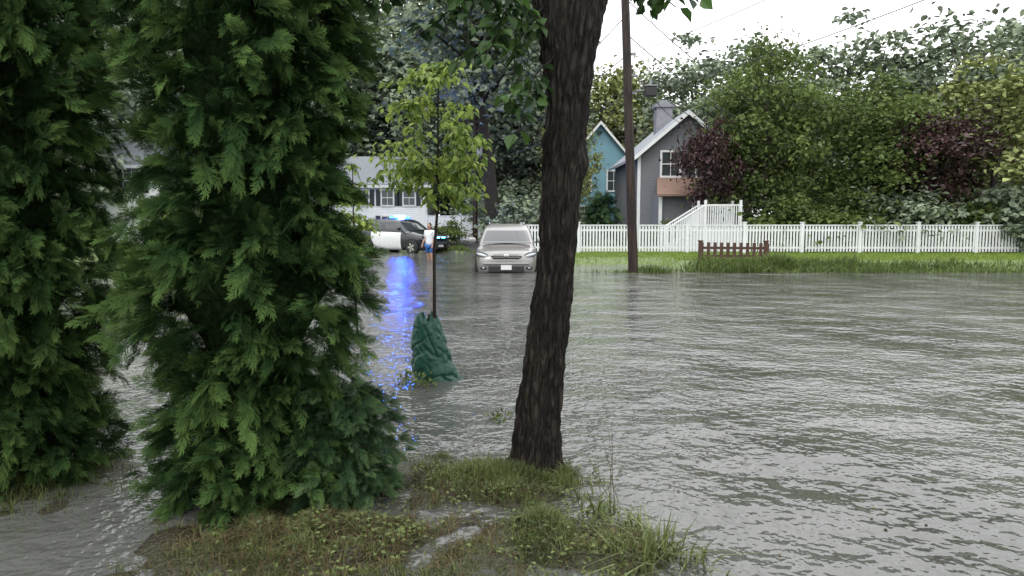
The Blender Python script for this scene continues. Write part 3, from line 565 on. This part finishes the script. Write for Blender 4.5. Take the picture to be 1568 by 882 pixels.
house('white_house.001',-31,-20.5,42,49,.2,4.8,7.0,'x',M['whites'],M['roofg'],[(-29.5,3.8,.9,1.3,True),(-27,3.8,.9,1.3,True),(-24.5,3.8,.9,1.3,True),(-22,3.8,.9,1.3,True),(-29.5,1.5,.9,1.3,True),(-24.5,1.5,.9,1.3,True)])
bl=[];x0=6.7
steps=[(x0+i*.27,x0+(i+1)*.27-.002,31.0,32.1,.22,.22+.17*(i+1)) for i in range(6)]+[(x0+1.62,x0+3.0,31.0,32.1,.22,1.25)]
rail=[]
for yy in (30.95,32.12):
    for i in range(19):
        xx=x0+i*.085; zb=.22+.17*(int((xx-x0)/.27)+1) if yy<31.5 else .3; zt=.22+.17*((xx-x0)/.27)+.95; rail.append((xx,xx+.035,yy,yy+.03,min(zb,zt-.4),zt))
    for i in range(14): rail.append((x0+1.7+i*.1,x0+1.74+i*.1,yy,yy+.03,1.25,2.15))
    rail.append((x0+1.62,x0+3.05,yy-.01,yy+.05,2.153,2.22)); rail.append((x0-.1,x0,yy-.02,yy+.07,.2,1.35)); rail.append((x0+1.54,x0+1.64,yy-.02,yy+.07,.2,2.4)); rail.append((x0+3.05,x0+3.15,yy-.02,yy+.07,.2,2.4))
o1=boxobj('treads',steps,M['creams']); o2=boxobj('balusters',rail,M['white'])
hv=[]
for yy in (30.94,32.11): hv.append(tube([(x0-.05,yy+.02,1.17),(x0+1.6,yy+.02,2.2)],[.035,.035],8))
V,Q,r=merge(hv); o3=obj('handrail',fastmesh('handrail',V,Q,M['white'])); group('entrance_steps',[o1,o2,o3],(x0,31,.2))
# ---------------------------------------------------------------- cars
def car(name,loc,rz,paint,door,L,Wd,H,hood,cowl,wy0,wy1,ry1,police=False):
    hl=L/2;hw=Wd/2;parts=[]
    st=[(-hl,.55,.40,.62),(-hl+.05,.76,.28,.74),(-hl+.16,.88,.22,hood-.14),(-hl+.40,.95,.20,hood-.05),(-hl+.9,.98,.19,hood+.01),(wy0-.08,.99,.19,cowl-.02),(wy0+.3,1,.19,cowl),(0,1,.19,cowl+.02),(hl-1.2,1,.19,cowl+.04),(hl-.4,.98,.2,cowl+.04),(hl-.12,.92,.24,cowl-.02),(hl,.8,.34,cowl-.25)]
    V=[];F=[];idx=[]
    for y,w,zb,zt in st:
        w=w*hw; hgt=zt-zb
        half=[(0,zt+.035),(.45*w,zt+.025),(.80*w,zt-.01),(.94*w,zt-.07),(w,zt-.20*hgt-.06),(w*1.005,zb+.45*hgt),(.975*w,zb+.15*hgt),(.88*w,zb+.01),(.5*w,zb),(0,zb)]
        ring=half+[(-x,z_) for x,z_ in half[-2:0:-1]]
        V+=[(x,y,z_) for x,z_ in ring]
    n=18
    for i in range(len(st)-1):
        for j in range(n):
            F.append((i*n+j,(i+1)*n+j,(i+1)*n+(j+1)%n,i*n+(j+1)%n)); side=(j in (3,4,5,6) or j in (11,12,13,14)); idx.append(1 if (side and 6<=i<=7) else 0)
    F.append(tuple(range(n))); F.append(tuple(range((len(st)-1)*n,len(st)*n))[::-1]); idx+=[0,0]
    b=obj('body',pymesh(name+'_body',V,F,[paint,door],idx,True)); s=b.modifiers.new('s','SUBSURF'); s.levels=2;s.render_levels=2; parts.append(b)
    zs=[cowl-.06,cowl+.05,cowl+.06,H-.20,H-.13,H-.05,H-.005,H]
    def fr_(z_): 
        t=(z_-(cowl-.06))/(H-cowl+.06); return (wy0+(wy1-wy0)*t**1.15+(.18*max(0,t-.85)/.15)*1.0, hl-.22-(hl-.22-ry1)*t**1.3-(.12*max(0,t-.85)/.15), hw*(.925-.23*t**1.3-(.10*max(0,t-.88)/.12)))
    V=[];F=[];idx=[]
    for z_ in zs:
        yf,yr,w=fr_(z_); c=.10
        ring=[]
        for u in np.linspace(-1,1,9): ring.append((u*(w-c),yf+.10*u*u))
        sidey=np.linspace(yf+c+.16,yr-c,12)
        for q in sidey: ring.append((w,q))
        for u in np.linspace(1,-1,9): ring.append((u*(w-c),yr-.05*u*u))
        for q in sidey[::-1]: ring.append((-w,q))
        V+=[(x,y,z_) for x,y in ring]
    n=42
    for i in range(len(zs)-1):
        for j in range(n):
            F.append((i*n+j,i*n+(j+1)%n,(i+1)*n+(j+1)%n,(i+1)*n+j))
            g=0
            if i==2:
                if j<8 : g=1
                elif 9<=j<20 and (j-9) not in (4,8): g=1
                elif 21<=j<29: g=1
                elif 30<=j<41 and (40-j) not in (4,8): g=1
            idx.append(g)
    F.append(tuple(range((len(zs)-1)*n,len(zs)*n))); idx.append(0)
    parts.append(obj('cabin',pymesh(name+'_cabin',V,F,[paint,M['glass']],idx,True)))
    for sx in (-1,1):
        for wy in (-hl+.95,hl-1.05):
            rr=.36; nn=28; VV=[];FF=[]
            prof=[(-.11,rr*.55),(-.12,rr*.8),(-.10,rr*.97),(-.04,rr),(.04,rr),(.10,rr*.97),(.12,rr*.8),(.11,rr*.55)]
            for (a,q) in prof:
                for i in range(nn): VV.append((sx*(hw-.10)+a,wy+q*math.cos(i*2*math.pi/nn),rr+q*math.sin(i*2*math.pi/nn)))
            for i in range(len(prof)-1):
                for j in range(nn): FF.append((i*nn+j,i*nn+(j+1)%nn,(i+1)*nn+(j+1)%nn,(i+1)*nn+j))
            parts.append(obj('tyre',pymesh('tyre',VV,FF,M['rubber'],None,True)))
            VV=[];FF=[]
            xo=sx*(hw+.005)
            for i in range(nn): VV.append((xo,wy+.21*math.cos(i*2*math.pi/nn),rr+.21*math.sin(i*2*math.pi/nn)))
            FF.append(tuple(range(nn)))
            parts.append(obj('rim_back',pymesh('rimb',VV,FF,M['dark'])))
            VV=[];FF=[]
            for q in range(5):
                a=q*2*math.pi/5; ca,sa=math.cos(a),math.sin(a)
                o_=len(VV)
                for (r_,w_) in ((.0,.035),(.21,.05)):
                    for t_ in (-1,1): VV.append((xo+sx*.012,wy+r_*ca-t_*w_*sa,rr+r_*sa+t_*w_*ca))
                FF.append((o_,o_+1,o_+3,o_+2))
            parts.append(obj('rim_spokes',pymesh('rims',VV,FF,M['chrome'])))
            VV=[];FF=[]
            for r_ in (.37,.43):
                for i in range(15):
                    a=math.pi*i/14; VV.append((sx*(hw+.004),wy+r_*math.cos(a),rr+r_*math.sin(a)*.98))
            for i in range(14): FF.append((i,i+1,15+i+1,15+i))
            parts.append(obj('wheel_arch',pymesh('arch',VV,FF,M['dark'])))
    def blob(nm,c,s,mat,rot=(0,0,0)):
        me=bpy.data.meshes.new(nm); bm=bmesh.new(); bmesh.ops.create_uvsphere(bm,u_segments=20,v_segments=12,radius=1); bm.to_mesh(me); bm.free(); me.materials.append(mat)
        for p in me.polygons: p.use_smooth=True
        o=obj(nm,me); o.location=c;o.scale=s;o.rotation_euler=rot; parts.append(o); return o
    for sx in (-1,1):
        blob('headlight',(sx*hw*.74,-hl+.21,hood-.19),(.22,.13,.068),M['lens'],(0,sx*-.25,sx*.42))
        blob('headlight_rim',(sx*hw*.74,-hl+.225,hood-.19),(.24,.13,.082),M['dark'],(0,sx*-.25,sx*.42))
        blob('fog_light_housing',(sx*hw*.70,-hl+.09,.43),(.13,.07,.06),M['dark'],(0,0,sx*.3))
        blob('fog_light',(sx*hw*.71,-hl+.05,.43),(.05,.04,.035),M['lens'],(0,0,sx*.3))
        blob('mirror',(sx*(hw+.13),wy0+.35,cowl+.10),(.13,.07,.10),paint)
        parts.append(boxobj('mirror_arm',[(min(sx*(hw-.08),sx*(hw+.06)),max(sx*(hw-.08),sx*(hw+.06)),wy0+.33,wy0+.38,cowl+.02,cowl+.06)],M['dark']))
    parts.append(boxobj('grille',[(-.40,.40,-hl-.015,-hl+.2,hood-.29,hood-.17)],M['dark'],.03))
    parts.append(boxobj('grille_bars',[(-.46,.46,-hl-.03,-hl+.15,hood-.205,hood-.185),(-.40,.40,-hl-.03,-hl+.15,hood-.25,hood-.235)],M['chrome'],.004))
    blob('emblem',(0,-hl-.03,hood-.2),(.075,.02,.05),M['chrome'])
    parts.append(boxobj('bumper',[(-hw*.74,hw*.74,-hl-.035,-hl+.2,.52,.61)],paint,.04))
    parts.append(boxobj('lower_intake',[(-hw*.56,hw*.56,-hl-.02,-hl+.2,.31,.49)],M['dark'],.02))
    parts.append(boxobj('licence_plate',[(-.16,.16,-hl-.06,-hl-.03,.38,.52)],M['plate'],.005))
    parts.append(boxobj('wiper_cowl',[(-hw*.8,hw*.8,wy0-.06,wy0+.06,cowl+.015,cowl+.04)],M['dark'],.01))
    for sx in (-1,1):
        V,Q,r=tube([(sx*.56,wy1+.25,H-.02),(sx*.56,wy1+.35,H+.05),(sx*.56,ry1-.35,H+.05),(sx*.56,ry1-.2,H-.02)],[.02]*4,8); parts.append(obj('roof_rail',fastmesh('rail',V,Q,M['metal'],smooth=True)))
    if not police:
        parts.append(boxobj('roof_bars',[(-.56,.56,wy1+.6,wy1+.66,H+.05,H+.075),(-.56,.56,ry1-.7,ry1-.64,H+.05,H+.075)],M['dark']))
    else:
        parts.append(boxobj('lightbar_base',[(-.55,.55,wy1+.45,wy1+.75,H+.01,H+.05)],M['dark'],.01))
        parts.append(boxobj('lightbar_strobe',[(-.22,.22,wy1+.46,wy1+.74,H+.052,H+.18)],M['blue_e']))
        parts.append(boxobj('lightbar_lamps',[(-.54,-.23,wy1+.46,wy1+.74,H+.052,H+.15),(.23,.54,wy1+.46,wy1+.74,H+.052,H+.15)],M['blue_dim']))
        parts.append(boxobj('grille_strobe',[(-.3,-.1,-hl-.05,-hl-.02,hood-.22,hood-.18),(.1,.3,-hl-.05,-hl-.02,hood-.22,hood-.18)],M['cyan_e']))
        parts.append(boxobj('push_bar',[(-.4,-.34,-hl-.12,-hl-.06,.3,.85),(.34,.4,-hl-.12,-hl-.06,.3,.85),(-.34,.34,-hl-.12,-hl-.06,.75,.8),(-.34,.34,-hl-.12,-hl-.06,.5,.55)],M['dark'],.01))
    e=group(name,parts); e.location=loc; e.rotation_euler=(0,0,rz); return e
car('parked_minivan',(-.17,23.8,-.29),0,M['silver'],M['silver'],5.0,1.9,1.72,1.0,1.12,-1.55,-.55,2.0)
car('police_car',(-5.40,35.4,-.1),R(55),M['black'],M['white'],4.9,1.95,1.68,1.02,1.14,-1.2,-.45,1.9,True)
# ---------------------------------------------------------------- person wading
def skinfig(name,verts,edges,radii,mat,root=0,sub=2):
    me=bpy.data.meshes.new(name); me.from_pydata(verts,edges,[]); o=obj(name,me); me.materials.append(mat)
    s=o.modifiers.new('skin','SKIN'); s.use_smooth_shade=True
    sk=me.skin_vertices[0].data
    for i,r in enumerate(radii): sk[i].radius=(r,r) if not isinstance(r,tuple) else r; sk[i].use_root=(i==root)
    u=o.modifiers.new('sub','SUBSURF'); u.levels=sub; u.render_levels=sub; return o
J=[(0,0,.93),(0,0,1.08),(0,.0,1.25),(0,.01,1.40),(0,-.01,1.50), (.17,0,1.40),(.21,.03,1.14),(.20,-.10,.93), (-.17,0,1.40),(-.22,.02,1.15),(-.26,-.12,.95), (.09,0,.88),(.10,-.05,.50),(.11,.02,.10),(.11,-.13,.03), (-.09,0,.88),(-.11,.03,.50),(-.12,.10,.10),(-.12,-.04,.03)]
E=[(0,1),(1,2),(2,3),(3,4),(3,5),(5,6),(6,7),(3,8),(8,9),(9,10),(0,11),(11,12),(12,13),(13,14),(0,15),(15,16),(16,17),(17,18)]
Rr=[(.14,.10),(.13,.10),(.15,.11),(.12,.09),.055,.06,.045,.030,.06,.045,.030,.085,.055,.040,.035,.085,.055,.040,.035]
fig=[skinfig('body',J,E,Rr,M['skin'])]
for sx,(hx,hy,hz) in ((1,J[7]),(-1,J[10])):
    v=[(hx,hy,hz),(hx,hy-.02,hz-.07)];ed=[(0,1)];rd=[.026,.032]
    for k,(dx,ln) in enumerate(((-.028,.07),(-.01,.08),(.01,.075),(.028,.06))):
        o_=len(v); v+=[(hx+dx,hy-.03,hz-.09),(hx+dx*1.1,hy-.05,hz-.09-ln*.5),(hx+dx*1.1,hy-.045,hz-.09-ln)]; ed+=[(1,o_),(o_,o_+1),(o_+1,o_+2)]; rd+=[.010,.009,.008]
    o_=len(v); v+=[(hx-sx*.04,hy-.035,hz-.05),(hx-sx*.055,hy-.055,hz-.085)]; ed+=[(1,o_),(o_,o_+1)]; rd+=[.011,.009]
    fig.append(skinfig('hand',v,ed,rd,M['skin'],0,1))
fig.append(skinfig('shirt',[(0,0,.84),(0,0,1.05),(0,0,1.25),(0,.01,1.39),(0,.01,1.44),(.17,0,1.40),(.208,.03,1.16),(-.17,0,1.40),(-.216,.02,1.17)],[(0,1),(1,2),(2,3),(3,4),(3,5),(5,6),(3,7),(7,8)],[(.20,.15),(.18,.145),(.19,.145),(.15,.12),.07,.085,.075,.085,.075],M['shirt']))
fig.append(skinfig('shorts',[(0,0,.92),(.095,0,.84),(.10,-.04,.56),(-.095,0,.84),(-.11,.02,.56)],[(0,1),(1,2),(0,3),(3,4)],[(.155,.12),.105,.095,.105,.095],M['shorts']))
def ball(nm,c,s,mat):
    me=bpy.data.meshes.new(nm);bm=bmesh.new();bmesh.ops.create_uvsphere(bm,u_segments=20,v_segments=14,radius=1)
    for v in bm.verts: v.co=Vector((v.co.x*s[0]*(1-.18*max(0,-v.co.z)),v.co.y*s[1],v.co.z*s[2]))+Vector(c)
    bm.to_mesh(me);bm.free();me.materials.append(mat)
    for p in me.polygons:p.use_smooth=True
    fig.append(obj(nm,me))
ball('head',(0,-.03,1.62),(.078,.098,.118),M['skin']); ball('hair',(0,-.005,1.655),(.086,.098,.10),M['hair']); ball('nose',(0,-.13,1.605),(.013,.02,.022),M['skin'])
for sx in (-1,1): ball('eye',(sx*.03,-.118,1.63),(.011,.008,.008),M['dark']); ball('ear',(sx*.08,-.02,1.615),(.012,.02,.032),M['skin'])
ball('mouth',(0,-.118,1.565),(.024,.008,.006),simple('lips',(.3,.1,.09)))
e=group('wading_person',fig); e.location=(-3.2,28,-.30); e.rotation_euler=(0,0,R(-30))
# ---------------------------------------------------------------- world, sun, camera
w=bpy.data.worlds.new('World'); sc.world=w; w.use_nodes=True; nt=w.node_tree; nt.nodes.clear(); N=nt.nodes; L=nt.links
o=N.new('ShaderNodeOutputWorld'); bg=N.new('ShaderNodeBackground'); bg.inputs[1].default_value=.15
sk=N.new('ShaderNodeTexSky'); sk.sky_type='NISHITA'; sk.sun_disc=False; sk.sun_elevation=R(50); sk.sun_rotation=R(30); sk.air_density=1.5; sk.dust_density=4
hs=N.new('ShaderNodeHueSaturation'); hs.inputs['Saturation'].default_value=.25; L.new(sk.outputs[0],hs.inputs['Color'])
tc=N.new('ShaderNodeTexCoord'); sp=N.new('ShaderNodeSeparateXYZ'); L.new(tc.outputs['Generated'],sp.inputs[0])
mr=N.new('ShaderNodeMapRange'); mr.inputs[1].default_value=0; mr.inputs[2].default_value=.9; mr.inputs[3].default_value=9.5; mr.inputs[4].default_value=22; L.new(sp.outputs[2],mr.inputs[0])
vm=N.new('ShaderNodeVectorMath'); vm.operation='SCALE'; vm.inputs[0].default_value=(.98,1.0,1.02); L.new(mr.outputs[0],vm.inputs['Scale'])
mx=N.new('ShaderNodeMixRGB'); mx.inputs[0].default_value=.8; L.new(hs.outputs[0],mx.inputs[1]); L.new(vm.outputs[0],mx.inputs[2]); L.new(mx.outputs[0],bg.inputs[0]); L.new(bg.outputs[0],o.inputs[0])
sd=bpy.data.lights.new('sun','SUN'); sd.energy=.8; sd.angle=R(20); sd.color=(1,.97,.92); so=link(bpy.data.objects.new('sun',sd)); so.rotation_euler=(R(40),0,R(-30))
cd=bpy.data.cameras.new('camera'); co=link(bpy.data.objects.new('camera',cd)); co.location=(0,0,1.6); co.rotation_euler=(R(84.5),0,0); cd.lens=25.26; cd.sensor_width=36; cd.clip_end=3000; cd.clip_start=.05
sc.camera=co
sc.view_settings.view_transform='Standard'; sc.view_settings.look='None'; sc.view_settings.exposure=0
